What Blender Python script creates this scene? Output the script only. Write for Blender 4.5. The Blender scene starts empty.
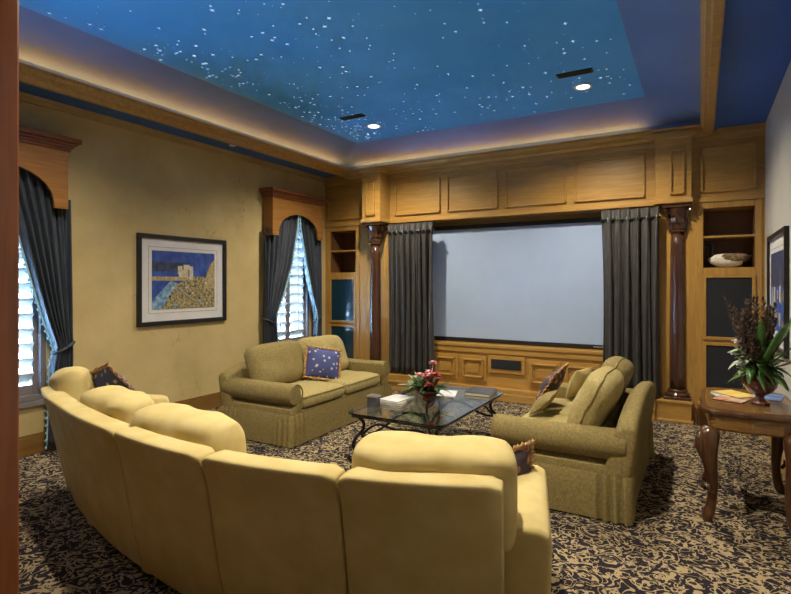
import bpy, bmesh, math, random
from mathutils import Matrix, Vector, noise
PI = math.pi
C = bpy.context.scene.collection
sc = bpy.context.scene

# ---------------------------------------------------------------- camera
cam_d = bpy.data.cameras.new('camera'); cam = bpy.data.objects.new('camera', cam_d); C.objects.link(cam)
cam.location = (0, 0, 1.6); cam.rotation_euler = (PI/2, 0, 0.5257)
cam_d.sensor_width = 36; cam_d.lens = 526/791*36; cam_d.shift_y = -13.5/791; cam_d.clip_start = 0.02
sc.camera = cam

# ---------------------------------------------------------------- world, light, exposure
w = bpy.data.worlds.new('daylight'); sc.world = w; w.use_nodes = True
w.node_tree.nodes['Background'].inputs[0].default_value = (0.62, 0.78, 1.0, 1)
w.node_tree.nodes['Background'].inputs[1].default_value = 1.5
sc.view_settings.view_transform = 'Standard'; sc.view_settings.look = 'None'
sc.view_settings.exposure = 0.0; sc.view_settings.gamma = 1.0; sc.view_settings.use_curve_mapping = False

def area(name, loc, rot, sx, sy, power, col):
    l = bpy.data.lights.new(name, 'AREA'); l.shape = 'RECTANGLE'; l.size = sx; l.size_y = sy; l.energy = power; l.color = col
    o = bpy.data.objects.new(name, l); C.objects.link(o); o.location = loc; o.rotation_euler = rot
    return o
# daylight coming through the two windows (just outside the panes, tilted up as ground bounce)
area("window_daylight", (-6.2, 6.15, 1.3), (0, -PI/2 - .5, 0), 2.4, 1.5, 620, (.36, .64, 1))
area('window_daylight', (-6.2, 2.2, 1.3), (0, -PI/2 - .5, 0), 2.4, 1.5, 900, (.36, .64, 1))
# unseen lamp added in the hall as soft fill from behind the camera
area('hall_fill_light', (-.5, -1.4, 2.93), (0, 0, 0), 1.2, .8, 3, (1, .88, .7))
# cove lighting hidden behind the tray lip
COVE = (1, .36, .07)
area('cove_strip_light', (-4.925, 3.9, 3.362), (PI, 0, 0), .03, 5.7, 17, COVE)
area('cove_strip_light', (.125, 3.9, 3.362), (PI, 0, 0), .03, 5.7, 3.2, COVE)
area('cove_strip_light', (-2.7, 6.985, 3.362), (PI, 0, PI/2), .03, 4.2, 14, COVE)

SPOT = 330
SPOTS = [(-3.68, 5.78, 1.0), (-1.06, 5.72, 1.0), (-3.60, 2.18, .9), (-1.06, 2.35, 1.3)]

# ---------------------------------------------------------------- materials
def new_mat(name):
    m = bpy.data.materials.new(name); m.use_nodes = True
    nt = m.node_tree; b = nt.nodes['Principled BSDF']
    return m, nt, b
def mapping(nt, scale=(1, 1, 1), rot=(0, 0, 0)):
    tc = nt.nodes.new('ShaderNodeTexCoord'); mp = nt.nodes.new('ShaderNodeMapping')
    nt.links.new(tc.outputs['Object'], mp.inputs[0]); mp.inputs['Scale'].default_value = scale; mp.inputs['Rotation'].default_value = rot
    return mp
def noise_node(nt, mp, scale, detail=4, dist=0, rough=.55):
    n = nt.nodes.new('ShaderNodeTexNoise'); nt.links.new(mp.outputs[0], n.inputs['Vector'])
    n.inputs['Scale'].default_value = scale; n.inputs['Detail'].default_value = detail; n.inputs['Distortion'].default_value = dist
    n.inputs['Roughness'].default_value = rough
    return n
def ramp(nt, src, stops, interp='LINEAR'):
    r = nt.nodes.new('ShaderNodeValToRGB'); nt.links.new(src, r.inputs[0]); e = r.color_ramp.elements
    r.color_ramp.interpolation = interp
    while len(e) < len(stops): e.new(.5)
    for i, (p, c) in enumerate(stops):
        e[i].position = p; e[i].color = (*c, 1)
    return r
def bump(nt, b, src, strength, dist=.01):
    n = nt.nodes.new('ShaderNodeBump'); n.inputs['Strength'].default_value = strength; n.inputs['Distance'].default_value = dist
    nt.links.new(src, n.inputs['Height']); nt.links.new(n.outputs[0], b.inputs['Normal'])
def setspec(b, v):
    b.inputs['Specular IOR Level'].default_value = v
def mottled(name, c1, c2, scale=8, rough=.7, mscale=(1, 1, 1), bscale=None, bstr=.3, spec=.5, detail=4, metal=0, lo=.35, hi=.65, coat=0, bdist=.01):
    m, nt, b = new_mat(name); mp = mapping(nt, mscale); n = noise_node(nt, mp, scale, detail)
    r = ramp(nt, n.outputs['Fac'], [(lo, c1), (hi, c2)]); nt.links.new(r.outputs[0], b.inputs['Base Color'])
    b.inputs['Roughness'].default_value = rough; b.inputs['Metallic'].default_value = metal; setspec(b, spec)
    b.inputs['Coat Weight'].default_value = coat
    if bscale:
        n2 = noise_node(nt, mapping(nt), bscale, 3); bump(nt, b, n2.outputs['Fac'], bstr, bdist)
    return m
def wood(name, c1, c2, axis='Z', rough=.35, coat=.3):
    s = {'Z': (9, 9, .7), 'X': (.7, 9, 9), 'Y': (9, .7, 9)}[axis]
    m, nt, b = new_mat(name); mp = mapping(nt, s); n = noise_node(nt, mp, 3.0, 6, 1.2)
    r = ramp(nt, n.outputs['Fac'], [(.3, c1), (.7, c2)]); nt.links.new(r.outputs[0], b.inputs['Base Color'])
    b.inputs['Roughness'].default_value = rough; b.inputs['Coat Weight'].default_value = coat; b.inputs['Coat Roughness'].default_value = .2
    bump(nt, b, n.outputs['Fac'], .08, .004)
    return m
def emis(name, col, s):
    m, nt, b = new_mat(name); b.inputs['Base Color'].default_value = (*col, 1)
    b.inputs['Emission Color'].default_value = (*col, 1); b.inputs['Emission Strength'].default_value = s
    return m

OAK = wood('oak_vertical', (.34, .18, .040), (.49, .28, .075), 'Z')
OAKX = wood('oak_horizontal', (.34, .18, .040), (.49, .28, .075), 'X')
OAKY = wood('oak_depthwise', (.34, .18, .040), (.49, .28, .075), 'Y')
OAKD = wood('dark_baseboard_oak', (.15, .075, .018), (.22, .11, .028), 'Y')
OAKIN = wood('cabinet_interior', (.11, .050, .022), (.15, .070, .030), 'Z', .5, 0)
JAMB = wood('mahogany_jamb', (.17, .045, .012), (.26, .075, .018), 'Z')
MAHOG = wood('mahogany_column', (.045, .019, .011), (.085, .034, .018), 'Z', .22, .6)
CARVED = wood('carved_mahogany', (.045, .016, .008), (.10, .040, .014), 'Z', .28, .5)
TABLETOP = wood('inlaid_tabletop', (.15, .070, .017), (.26, .135, .036), 'X', .2, .6)
PLASTER = mottled('mustard_plaster', (.37, .26, .115), (.48, .355, .17), 1.6, .75, bscale=14, bstr=.15, detail=6)
GREYWALL = mottled('greige_wall', (.46, .44, .41), (.51, .49, .455), 2.5, .8)
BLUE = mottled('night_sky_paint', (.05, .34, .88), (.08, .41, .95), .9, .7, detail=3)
SLOPE = mottled('tray_side_blue', (.085, .20, .54), (.11, .24, .60), 1.2, .7)  # duller blue on the sloped tray sides and cove wall
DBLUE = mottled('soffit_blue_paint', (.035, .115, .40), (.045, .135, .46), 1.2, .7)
CREAM = mottled('cream_chenille', (.52, .41, .17), (.60, .49, .235), 6, .9, bscale=420, bstr=.25, spec=.2, bdist=.004)
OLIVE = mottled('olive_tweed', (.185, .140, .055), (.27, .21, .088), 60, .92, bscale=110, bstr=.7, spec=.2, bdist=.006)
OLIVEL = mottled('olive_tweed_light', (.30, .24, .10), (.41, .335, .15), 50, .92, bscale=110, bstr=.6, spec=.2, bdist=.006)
DRAPE = mottled('slate_drapery', (.036, .035, .036), (.058, .056, .056), 5, .55, (6, 6, 1), bscale=300, bstr=.1, spec=.4)
DRAPEB = mottled('blue_slate_drapery', (.026, .034, .052), (.046, .056, .078), 5, .5, (6, 6, 1), bscale=300, bstr=.1, spec=.45)
LINING = mottled('blue_fringe', (.20, .40, .52), (.42, .62, .72), 90, .7)
BLACK = mottled('black_lacquer', (.008, .008, .010), (.014, .014, .016), 6, .35)
IRON = mottled('wrought_iron', (.012, .011, .012), (.03, .026, .024), 20, .4, metal=.6)
SCREEN = mottled('screen_fabric', (.34, .44, .66), (.36, .46, .68), 3, .55, spec=.25)  # white screen; the ceiling's blue light is mixed into its base colour
SHUTF = mottled('shutter_frame_paint', (.16, .15, .16), (.20, .18, .18), 4, .45)
SHUT = mottled('shutter_paint', (.62, .58, .55), (.68, .64, .60), 4, .45)
PILL = None
SPEAKER = mottled('speaker_cloth', (.006, .008, .014), (.012, .014, .022), 200, .8, bscale=400, bstr=.4)
SMOKED, nt, b = new_mat('blue_reflection_glass'); b.inputs['Base Color'].default_value = (.012, .045, .075, 1); b.inputs['Roughness'].default_value = .12; b.inputs['Coat Weight'].default_value = .4  # dark door glass, its blue reflection put into the base colour
SILVER = mottled('brushed_silver', (.55, .55, .56), (.7, .7, .7), 40, .3, metal=1)
WHITE = mottled('white_paint', (.75, .75, .75), (.8, .8, .8), 5, .5)
MATB = mottled('white_mat_board', (.60, .60, .64), (.66, .66, .70), 5, .8)
LEAF = mottled('leaf_green', (.028, .085, .018), (.075, .17, .04), 14, .45)
LEAFP = mottled('pale_leaf', (.20, .33, .16), (.45, .55, .40), 10, .5)
PLUME = mottled('dark_plume', (.035, .022, .018), (.10, .06, .04), 30, .9)
RED = mottled('red_petals', (.30, .02, .03), (.50, .06, .07), 20, .6)
PINK = mottled('pink_petals', (.62, .22, .26), (.75, .38, .40), 20, .6)
URN = mottled('oxblood_urn', (.075, .018, .012), (.14, .035, .02), 10, .22, coat=.5)
PAPER = mottled('page_edges', (.6, .57, .5), (.7, .67, .6), 60, .8)
LAMP = emis('lamp_glow', (1, .93, .80), 14)
STAR = emis('fibre_star_glow', (.70, .88, 1), 2.0)

# floral throw pillow fabric
def floral(name, base, spot, spot2, sc_=14, th=.32):
    m, nt, b = new_mat(name); mp = mapping(nt)
    v = nt.nodes.new('ShaderNodeTexVoronoi'); v.inputs['Scale'].default_value = sc_; nt.links.new(mp.outputs[0], v.inputs['Vector'])
    r = ramp(nt, v.outputs['Distance'], [(th-.08, spot), (th-.04, spot2), (th, base)], 'CONSTANT')
    r.color_ramp.elements[0].position = 0; r.color_ramp.elements[1].position = th*.55; r.color_ramp.elements[2].position = th
    nt.links.new(r.outputs[0], b.inputs['Base Color']); b.inputs['Roughness'].default_value = .85
    return m
FLORN = floral('navy_floral', (.055, .07, .22), (.62, .50, .28), (.45, .40, .40), 15, .24)
FLORD = floral('dark_floral', (.05, .035, .05), (.50, .28, .16), (.30, .14, .10), 14, .34)
RUFFLE = mottled('rust_tan_fringe', (.30, .12, .04), (.55, .36, .16), 45, .85, bscale=90, bstr=.6)

# carpet: dark scrollwork over tan
def carpet():
    m, nt, b = new_mat('scroll_carpet'); mp = mapping(nt)
    n = noise_node(nt, mp, 9, 1.0, 1.9, .5)
    a = nt.nodes.new('ShaderNodeMath'); a.operation = 'SUBTRACT'; a.inputs[1].default_value = .5; nt.links.new(n.outputs['Fac'], a.inputs[0])
    a2 = nt.nodes.new('ShaderNodeMath'); a2.operation = 'ABSOLUTE'; nt.links.new(a.outputs[0], a2.inputs[0])
    r1 = ramp(nt, a2.outputs[0], [(.026, (0, 0, 0)), (.038, (1, 1, 1))])
    n2 = noise_node(nt, mp, 17, 1.5, 1.8, .5)
    r2 = ramp(nt, n2.outputs['Fac'], [(.585, (0, 0, 0)), (.61, (1, 1, 1))])
    mx = nt.nodes.new('ShaderNodeMath'); mx.operation = 'MULTIPLY'
    inv = nt.nodes.new('ShaderNodeMath'); inv.operation = 'SUBTRACT'; inv.inputs[0].default_value = 1; nt.links.new(r2.outputs[0], inv.inputs[1])
    nt.links.new(r1.outputs[0], mx.inputs[0]); nt.links.new(inv.outputs[0], mx.inputs[1])
    r = ramp(nt, mx.outputs[0], [(.3, (.37, .285, .17)), (.7, (.020, .017, .024))])
    nt.links.new(r.outputs[0], b.inputs['Base Color']); b.inputs['Roughness'].default_value = 1; setspec(b, .1)
    n3 = noise_node(nt, mp, 260, 2); bump(nt, b, n3.outputs['Fac'], .6, .006)
    return m
CARPET = carpet()
# plaster with faint painted cracks and vines
def vines():
    m, nt, b = new_mat('mustard_plaster_with_vines'); mp = mapping(nt)
    n = noise_node(nt, mp, 1.3, 6, 0, .6); r = ramp(nt, n.outputs['Fac'], [(.32, (.44, .335, .15)), (.68, (.57, .45, .22))])
    n2 = noise_node(nt, mp, 1.7, 3, 1.5)
    s = nt.nodes.new('ShaderNodeMath'); s.operation = 'SUBTRACT'; s.inputs[1].default_value = .5; nt.links.new(n2.outputs['Fac'], s.inputs[0])
    ab = nt.nodes.new('ShaderNodeMath'); ab.operation = 'ABSOLUTE'; nt.links.new(s.outputs[0], ab.inputs[0])
    r2 = ramp(nt, ab.outputs[0], [(.0, (1, 1, 1)), (.010, (0, 0, 0))])
    n3 = noise_node(nt, mp, 1.1, 2); r3 = ramp(nt, n3.outputs['Fac'], [(.56, (0, 0, 0)), (.64, (.55, .55, .55))])
    ml = nt.nodes.new('ShaderNodeMath'); ml.operation = 'MULTIPLY'; nt.links.new(r2.outputs[0], ml.inputs[0]); nt.links.new(r3.outputs[0], ml.inputs[1])
    mx = nt.nodes.new('ShaderNodeMix'); mx.data_type = 'RGBA'; nt.links.new(ml.outputs[0], mx.inputs[0]); nt.links.new(r.outputs[0], mx.inputs[6])
    mx.inputs[7].default_value = (.16, .12, .05, 1); nt.links.new(mx.outputs[2], b.inputs['Base Color']); b.inputs['Roughness'].default_value = .75
    bump(nt, b, noise_node(nt, mp, 12, 5).outputs['Fac'], .12)
    return m
VINES = vines()

# ---------------------------------------------------------------- mesh helpers
class MB:
    def __init__(s): s.bm = bmesh.new()
    def box(s, x0, x1, y0, y1, z0, z1, mi=0, M=None):
        v = [s.bm.verts.new(M @ Vector(p) if M else p) for p in ((x0,y0,z0),(x1,y0,z0),(x1,y1,z0),(x0,y1,z0),(x0,y0,z1),(x1,y0,z1),(x1,y1,z1),(x0,y1,z1))]
        for f in ((3,2,1,0),(4,5,6,7),(0,1,5,4),(1,2,6,5),(2,3,7,6),(3,0,4,7)):
            s.bm.faces.new([v[i] for i in f]).material_index = mi
        return s
    def prism(s, pts, fn, d0, d1, mi=0):
        """pts: 2D outline; fn(a,b,d)->xyz"""
        A = [s.bm.verts.new(fn(a, b, d0)) for a, b in pts]; B = [s.bm.verts.new(fn(a, b, d1)) for a, b in pts]
        n = len(pts)
        s.bm.faces.new(A[::-1]).material_index = mi; s.bm.faces.new(B).material_index = mi
        for i in range(n):
            s.bm.faces.new((A[i], A[(i+1)%n], B[(i+1)%n], B[i])).material_index = mi
        return s
    def loft(s, rings, closed=True, caps=True, mi=0):
        R = [[s.bm.verts.new(p) for p in r] for r in rings]; n = len(R[0])
        for a, b in zip(R, R[1:]):
            for i in range(n if closed else n-1):
                s.bm.faces.new((a[i], a[(i+1)%n], b[(i+1)%n], b[i])).material_index = mi
        if caps and closed:
            s.bm.faces.new(R[0][::-1]).material_index = mi; s.bm.faces.new(R[-1]).material_index = mi
        return s
    def lathe(s, prof, c=(0, 0, 0), seg=24, mi=0):
        rings = [[(c[0]+r*math.cos(2*PI*i/seg), c[1]+r*math.sin(2*PI*i/seg), c[2]+z) for i in range(seg)] for r, z in prof]
        return s.loft(rings, mi=mi)
    def tube(s, pts, rad, seg=8, mi=0, flat=1):
        pts = [Vector(p) for p in pts]; n = len(pts)
        if not hasattr(rad, '__len__'): rad = [rad]*n
        rings = []; up = None
        for i, p in enumerate(pts):
            t = (pts[min(i+1, n-1)] - pts[max(i-1, 0)]).normalized()
            if up is None:
                up = Vector((0, 0, 1)) if abs(t.z) < .9 else Vector((1, 0, 0))
            a = t.cross(up).normalized(); bb = a.cross(t).normalized(); up = bb
            rings.append([p + (a*math.cos(2*PI*k/seg) + bb*math.sin(2*PI*k/seg)*flat)*rad[i] for k in range(seg)])
        return s.loft(rings, mi=mi)
    def grid(s, fn, nu, nv, mi=0, closed_u=False):
        V = [[s.bm.verts.new(fn(i/nu, j/nv)) for j in range(nv+1)] for i in range(nu + (0 if closed_u else 1))]
        N = len(V)
        for i in range(nu):
            for j in range(nv):
                s.bm.faces.new((V[i][j], V[(i+1)%N][j], V[(i+1)%N][j+1], V[i][j+1])).material_index = mi
        return s
    def soft(s, M, w, d, h, e=.4, p=6, q=.5, n=12, rnd=.10, wr=.006, seed=0, mi=0, sag=0):
        """upholstered cushion: w,d plan size, h thickness, e = edge thickness share"""
        def P(a, b, sg):
            f = max(0, (1-abs(a)**p)*(1-abs(b)**p))**q
            th = e + (1-e)*f
            x = a*w/2*(1-rnd*b**6*.6); y = b*d/2*(1-rnd*a**6*.6)
            z = sg*h/2*th - sag*(1-a*a)
            nv = noise.noise(Vector((x*6+seed*7.3, y*6, seed*3.1+sg)))*wr*2 + noise.noise(Vector((x*17, y*17+seed, seed+sg*4)))*wr
            return M @ Vector((x + (nv if abs(b) == 1 else 0), y, z+nv))
        V = {}
        for sg in (1, -1):
            for i in range(n+1):
                for j in range(n+1):
                    V[sg, i, j] = s.bm.verts.new(P(2*i/n-1, 2*j/n-1, sg))
        for i in range(n):
            for j in range(n):
                s.bm.faces.new((V[1,i,j], V[1,i+1,j], V[1,i+1,j+1], V[1,i,j+1])).material_index = mi
                s.bm.faces.new((V[-1,i,j+1], V[-1,i+1,j+1], V[-1,i+1,j], V[-1,i,j])).material_index = mi
        rim = [(i, 0) for i in range(n)] + [(n, j) for j in range(n)] + [(i, n) for i in range(n, 0, -1)] + [(0, j) for j in range(n, 0, -1)]
        s.rim = []
        for k in range(len(rim)):
            a, b = rim[k], rim[(k+1) % len(rim)]
            s.bm.faces.new((V[-1, *a], V[-1, *b], V[1, *b], V[1, *a])).material_index = mi
            s.rim.append((V[1, *a].co + V[-1, *a].co)/2)
        return s
    def build(s, name, mats, parent=None, smooth=False, bevel=0, sub=0, solid=0, loc=None):
        bmesh.ops.recalc_face_normals(s.bm, faces=s.bm.faces)
        me = bpy.data.meshes.new(name); s.bm.to_mesh(me); s.bm.free()
        if not isinstance(mats, (list, tuple)): mats = [mats]
        for m in mats: me.materials.append(m)
        o = bpy.data.objects.new(name, me); C.objects.link(o)
        if smooth:
            for p in me.polygons: p.use_smooth = True
        if solid:
            md = o.modifiers.new('solid', 'SOLIDIFY'); md.thickness = solid; md.offset = 0
        if bevel:
            md = o.modifiers.new('bevel', 'BEVEL'); md.width = bevel; md.segments = 2; md.limit_method = 'ANGLE'; md.angle_limit = .6
        if sub:
            md = o.modifiers.new('subsurf', 'SUBSURF'); md.levels = sub; md.render_levels = sub
        if parent: o.parent = parent
        if loc: o.location = loc
        return o
def T(x, y, z): return Matrix.Translation((x, y, z))
def R(a, ax): return Matrix.Rotation(a, 4, ax)
def thing(name, label, cat, loc=(0, 0, 0), rz=0, group=None):
    o = bpy.data.objects.new(name, None); C.objects.link(o); o.location = loc; o.rotation_euler = (0, 0, rz); o.empty_display_size = .1
    return tag(o, label, cat, group)
def tag(o, label, cat, group=None, kind=None):
    o['label'] = label; o['category'] = cat
    if group: o['group'] = group
    if kind: o['kind'] = kind
    return o
def struct(o, label=None):
    o['kind'] = 'structure'
    if label: o['label'] = label
    return o
def copy_tree(o, parent=None):
    c = o.copy(); C.objects.link(c)
    if parent: c.parent = parent
    for ch in list(o.children): copy_tree(ch, c)
    return c
def lerp(a, b, t): return a+(b-a)*t
def interp(tab, t):
    for (t0, v0), (t1, v1) in zip(tab, tab[1:]):
        if t <= t1:
            k = (t-t0)/(t1-t0); k = max(0, min(1, k)); return v0+(v1-v0)*k
    return tab[-1][1]

XL, XR, YF, YB, ZC = -5.42, .61, 7.0, .50, 3.35
ZS = 3.65           # star ceiling height
TX0, TX1, TY0, TY1 = -4.80, 0.0, .95, 6.86   # tray opening
AL = 7.40            # back of the alcove

# ---------------------------------------------------------------- room shell
struct(MB().box(XL-.3, XR+.3, -2.6, AL+.2, -.12, 0).build('floor', CARPET))
# left wall with two window openings
W1 = (5.70, 6.60, .62, 2.75); W0 = (1.74, 2.68, .50, 2.75)
m = MB()
for y0, y1, z0, z1 in ((YB-.2, W0[0], 0, ZC), (W0[1], W1[0], 0, ZC), (W1[1], AL+.1, 0, ZC), (W0[0], W0[1], 0, W0[2]), (W0[0], W0[1], W0[3], ZC), (W1[0], W1[1], 0, W1[2]), (W1[0], W1[1], W1[3], ZC)):
    m.box(XL-.2, XL, y0, y1, z0, z1)
struct(m.build('wall_left', VINES))
struct(MB().box(XR, XR+.2, YB-.2, AL+.1, 0, ZC).build('wall_right', GREYWALL))
# front wall behind the joinery
struct(MB().box(XL-.2, XR+.2, AL, AL+.15, 0, ZC).build('wall_front', OAK))
# back wall with the doorway the camera looks through
DX0, DX1, DZ = -1.50, .45, 2.75
m = MB(); m.box(XL-.2, DX0-.06, YB-.2, YB, 0, ZC); m.box(DX1+.06, XR+.2, YB-.2, YB, 0, ZC); m.box(DX0-.06, DX1+.06, YB-.2, YB, DZ+.06, ZC)
struct(m.build('wall_back', MAHOG))
m = MB(); m.box(DX0-.06, DX0, YB-.22, YB+.02, 0, DZ); m.box(DX0-.16, DX0-.002, YB+.0, YB+.18, 0, DZ+.1)
m.box(DX1, DX1+.06, YB-.22, YB+.02, 0, DZ); m.box(DX1, DX1+.14, YB, YB+.03, 0, DZ+.1); m.box(DX0-.06, DX1+.06, YB-.22, YB+.02, DZ, DZ+.06)
struct(m.build('door_1', JAMB, bevel=.006), 'dark reddish wood door casing')
# hall behind
m = MB(); m.box(-2.8, .8, -2.6, -2.45, 0, 3.0); m.box(-2.8, -2.65, -2.45, YB-.2, 0, 3.0); m.box(.65, .8, -2.45, YB-.2, 0, 3.0)
struct(m.build('wall_hall', GREYWALL))
struct(MB().box(-2.8, .8, -2.6, YB-.2, 3.0, 3.1).build('ceiling_hall', WHITE))

# soffit ring at ZC
m = MB(); cv = .16; t = .10
ox0, ox1, oy0, oy1 = XL-.2, XR+.2, YB-.2, AL+.15
m.box(ox0, TX0-cv, oy0, oy1, ZC, ZC+t); m.box(TX1+cv, ox1, oy0, oy1, ZC, ZC+t)
m.box(TX0-cv, TX1+cv, oy0, TY0-cv, ZC, ZC+t); m.box(TX0-cv, TX1+cv, TY1+cv, oy1, ZC, ZC+t)
# shelf of the cove
m.box(TX0-cv, TX0-.045, TY0-cv, TY1+cv, ZC-.02, ZC+.005); m.box(TX1+.045, TX1+cv, TY0-cv, TY1+cv, ZC-.02, ZC+.005)
m.box(TX0-.045, TX1+.045, TY1+.045, TY1+cv, ZC-.02, ZC+.005); m.box(TX0-.045, TX1+.045, TY0-cv, TY0-.045, ZC-.02, ZC+.005)
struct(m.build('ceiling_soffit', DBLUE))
# sloped tray sides + flat star field
SX0, SX1, SY0, SY1 = -4.34, -.53, 1.45, 6.36
m = MB(); bm = m.bm
def ringv(x0, x1, y0, y1, z): return [bm.verts.new(p) for p in ((x0,y0,z),(x1,y0,z),(x1,y1,z),(x0,y1,z))]
a0_ = ringv(TX0-cv, TX1+cv, TY0-cv, TY1+cv, ZC+.005); a = ringv(TX0-cv, TX1+cv, TY0-cv, TY1+cv, 3.49); b_ = ringv(SX0, SX1, SY0, SY1, ZS); c_ = ringv(TX0-cv-.3, TX1+cv+.3, TY0-cv-.3, TY1+cv+.3, ZS+.1); d_ = ringv(TX0-cv-.3, TX1+cv+.3, TY0-cv-.3, TY1+cv+.3, ZC+.1)
for i in range(4):
    j = (i+1) % 4
    bm.faces.new((a[i], a[j], b_[j], b_[i])).material_index = 1; bm.faces.new((a0_[i], a0_[j], a[j], a[i])).material_index = 1; bm.faces.new((d_[i], d_[j], c_[j], c_[i])); bm.faces.new((a0_[i], a0_[j], d_[j], d_[i]))
bm.faces.new(b_); bm.faces.new(c_)
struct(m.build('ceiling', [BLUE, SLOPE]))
# wooden crown ring round the tray
def ring_profile(prof):
    """prof: (out, z) pairs, out = distance outward from the opening"""
    m = MB(); rings = []
    for (x, y, dx, dy) in ((TX0, TY0, -1, -1), (TX1, TY0, 1, -1), (TX1, TY1, 1, 1), (TX0, TY1, -1, 1)):
        rings.append([(x+dx*o, y+dy*o, z) for o, z in prof])
    rings.append(rings[0]); m.loft(rings, caps=False); return m
struct(ring_profile([(0, 3.405), (.03, 3.405), (.035, 3.352), (.13, 3.352), (.13, 3.30), (.115, 3.285), (.07, 3.285), (.055, 3.31), (.03, 3.315), (.022, 3.35), (.0, 3.375)]).build('trim_1', OAKX), 'oak crown moulding round the tray ceiling')
struct(MB().box(XL, XR, TY1+.10, YF, 3.295, 3.351).build('trim_10', OAKX), 'oak cornice board between crown and frieze')
# thin trim at the top of the left wall, baseboards
struct(MB().box(XL, XL+.035, YB, AL, ZC-.07, ZC).box(XL, XL+.055, YB, AL, ZC-.03, ZC).build('trim_2', PLASTER))
struct(MB().box(XL, XL+.02, YB, YF, 0, .17).box(XL, XL+.012, YB, YF, .17, .19).build('baseboard_left', OAKD, bevel=.004))
struct(MB().box(XR-.02, XR, YB, YF, 0, .17).build('baseboard_right', OAKY, bevel=.004))
struct(MB().box(XL, DX0-.17, YB, YB+.02, 0, .17).build('baseboard_back', OAKX, bevel=.004))

# stars
random.seed(5)
m = MB(); cl = []
for k in range(26):
    cl.append((random.uniform(SX0+.2, SX1-.2), random.uniform(2.2, SY1-.2), random.uniform(.12, .4)))
for k in range(14): cl.append((SX0+.15+random.uniform(0, .35), random.uniform(2.5, 6.2), .15))
pts = []
while len(pts) < 540:
    if random.random() < .75:
        c = random.choice(cl); x = random.gauss(c[0], c[2]); y = random.gauss(c[1], c[2]*1.2)
    else: x = random.uniform(SX0, SX1); y = random.uniform(SY0, SY1)
    if SX0+.06 < x < SX1-.06 and SY0+.06 < y < SY1-.06: pts.append((x, y))
for x, y in pts:
    L = random.choice((.010, .014, .014, .020, .028)); wd = .0016+L*.035; z = ZS-.002
    if random.random() < .7:
        v = []
        for k in range(8):
            r = L if k % 2 == 0 else wd
            v.append(m.bm.verts.new((x+r*math.cos(k*PI/4), y+r*math.sin(k*PI/4), z)))
        m.bm.faces.new(v)
    else:
        m.bm.faces.new([m.bm.verts.new((x+wd*1.3*math.cos(k*PI/3), y+wd*1.3*math.sin(k*PI/3), z)) for k in range(6)])
tag(m.build('ceiling_stars', STAR), 'hundreds of tiny white glowing stars scattered over the blue tray ceiling', 'stars', kind='stuff')

# ---------------------------------------------------------------- joinery on the front wall
def panel(m, x0, x1, z0, z1, y, inset=.02, rail=.05, M=None, raised=True):
    """raised moulding frame around a sunk panel on the plane y (facing -y)"""
    for a, b, c, d in ((x0, x1, z0, z0+rail*.4), (x0, x1, z1-rail*.4, z1), (x0, x0+rail*.4, z0, z1), (x1-rail*.4, x1, z0, z1)):
        m.box(a, b, y-.030, y+.01, c, d, M=M)
    if raised: m.box(x0+rail*1.3, x1-rail*1.3, y-.014, y+.01, z0+rail*1.3, z1-rail*1.3, M=M)
ZP = 2.53
BL = (-4.48, -4.16); BR = (-.46, -.09); BY = 6.70     # column blocks
BYS = {BL: 6.70, BR: 6.88}
m = MB()
m.box(XL, XR, YF, AL, ZP, ZC)
m.box(XL, XR, YF-.05, YF, ZC-.07, ZC); m.box(XL, XR, YF-.03, YF, ZC-.13, ZC-.07); m.box(XL, XR, YF-.015, YF, ZP, ZP+.05)
for x0, x1 in (BL, BR):
    BY = BYS[x0, x1]
    m.box(x0, x1, BY, YF, ZP, ZC); m.box(x0-.03, x1+.03, BY-.04, YF, ZC-.07, ZC); m.box(x0-.015, x1+.015, BY-.02, YF, ZP, ZP+.05)
    m2 = (x0+x1)/2 if x0 < -3 else -.235
    panel(m, m2-.075, m2+.075, ZP+.10, ZC-.19, BY, raised=False)
for x0, x1 in ((-5.34, -4.60), (-4.06, -3.30), (-3.19, -2.43), (-2.32, -1.50), (-1.40, -.58), (0.0, .53)):
    panel(m, x0, x1, ZP+.11, ZC-.19, YF, rail=.055, raised=False)
struct(m.build('trim_3', OAKX, bevel=.004), 'panelled oak frieze above the screen')
# base under screen: low plinth with doors
SB0, SB1 = BL[1], BR[0]
cab = thing('screen_base_cabinet', 'long low panelled oak cabinet under the projection screen', 'cabinet', (-2.3, 7.0, 0))
X0, X1 = SB0+.02+2.3, SB1-.02+2.3
m = MB()
m.box(X0, X1, .03, .36, .0, .70); m.box(X0, X1, -.10, .03, 0, .10); m.box(X0, X1, -.07, .03, .10, .16)
m.box(X0, X1, .0, .36, .70, .745); m.box(X0, X1, .012, .36, .62, .70)
m.build('body', OAKX, cab, bevel=.005)
segs = [(-3.42, -3.03), (-2.99, -2.60), (-2.00, -1.58), (-1.54, -1.10)]
for x0, x1 in segs:
    m = MB(); x0 += 2.3; x1 += 2.3
    m.box(x0, x1, .01, .03, .22, .58); panel(m, x0+.04, x1-.04, .27, .53, .012)
    m.build('drawer', OAKX, cab, bevel=.003)
m = MB(); m.box(-.27, .25, .005, .03, .36, .60); m.build('slot_frame', OAKX, cab, bevel=.004)
m = MB(); m.box(-.22, .20, -.004, .006, .42, .55); m.box(-.20, .18, -.006, 0, .44, .455, 0); m.build('centre_speaker', SPEAKER, cab)
for x in (-1.7, -.62, .55, 1.3):
    pass
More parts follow.
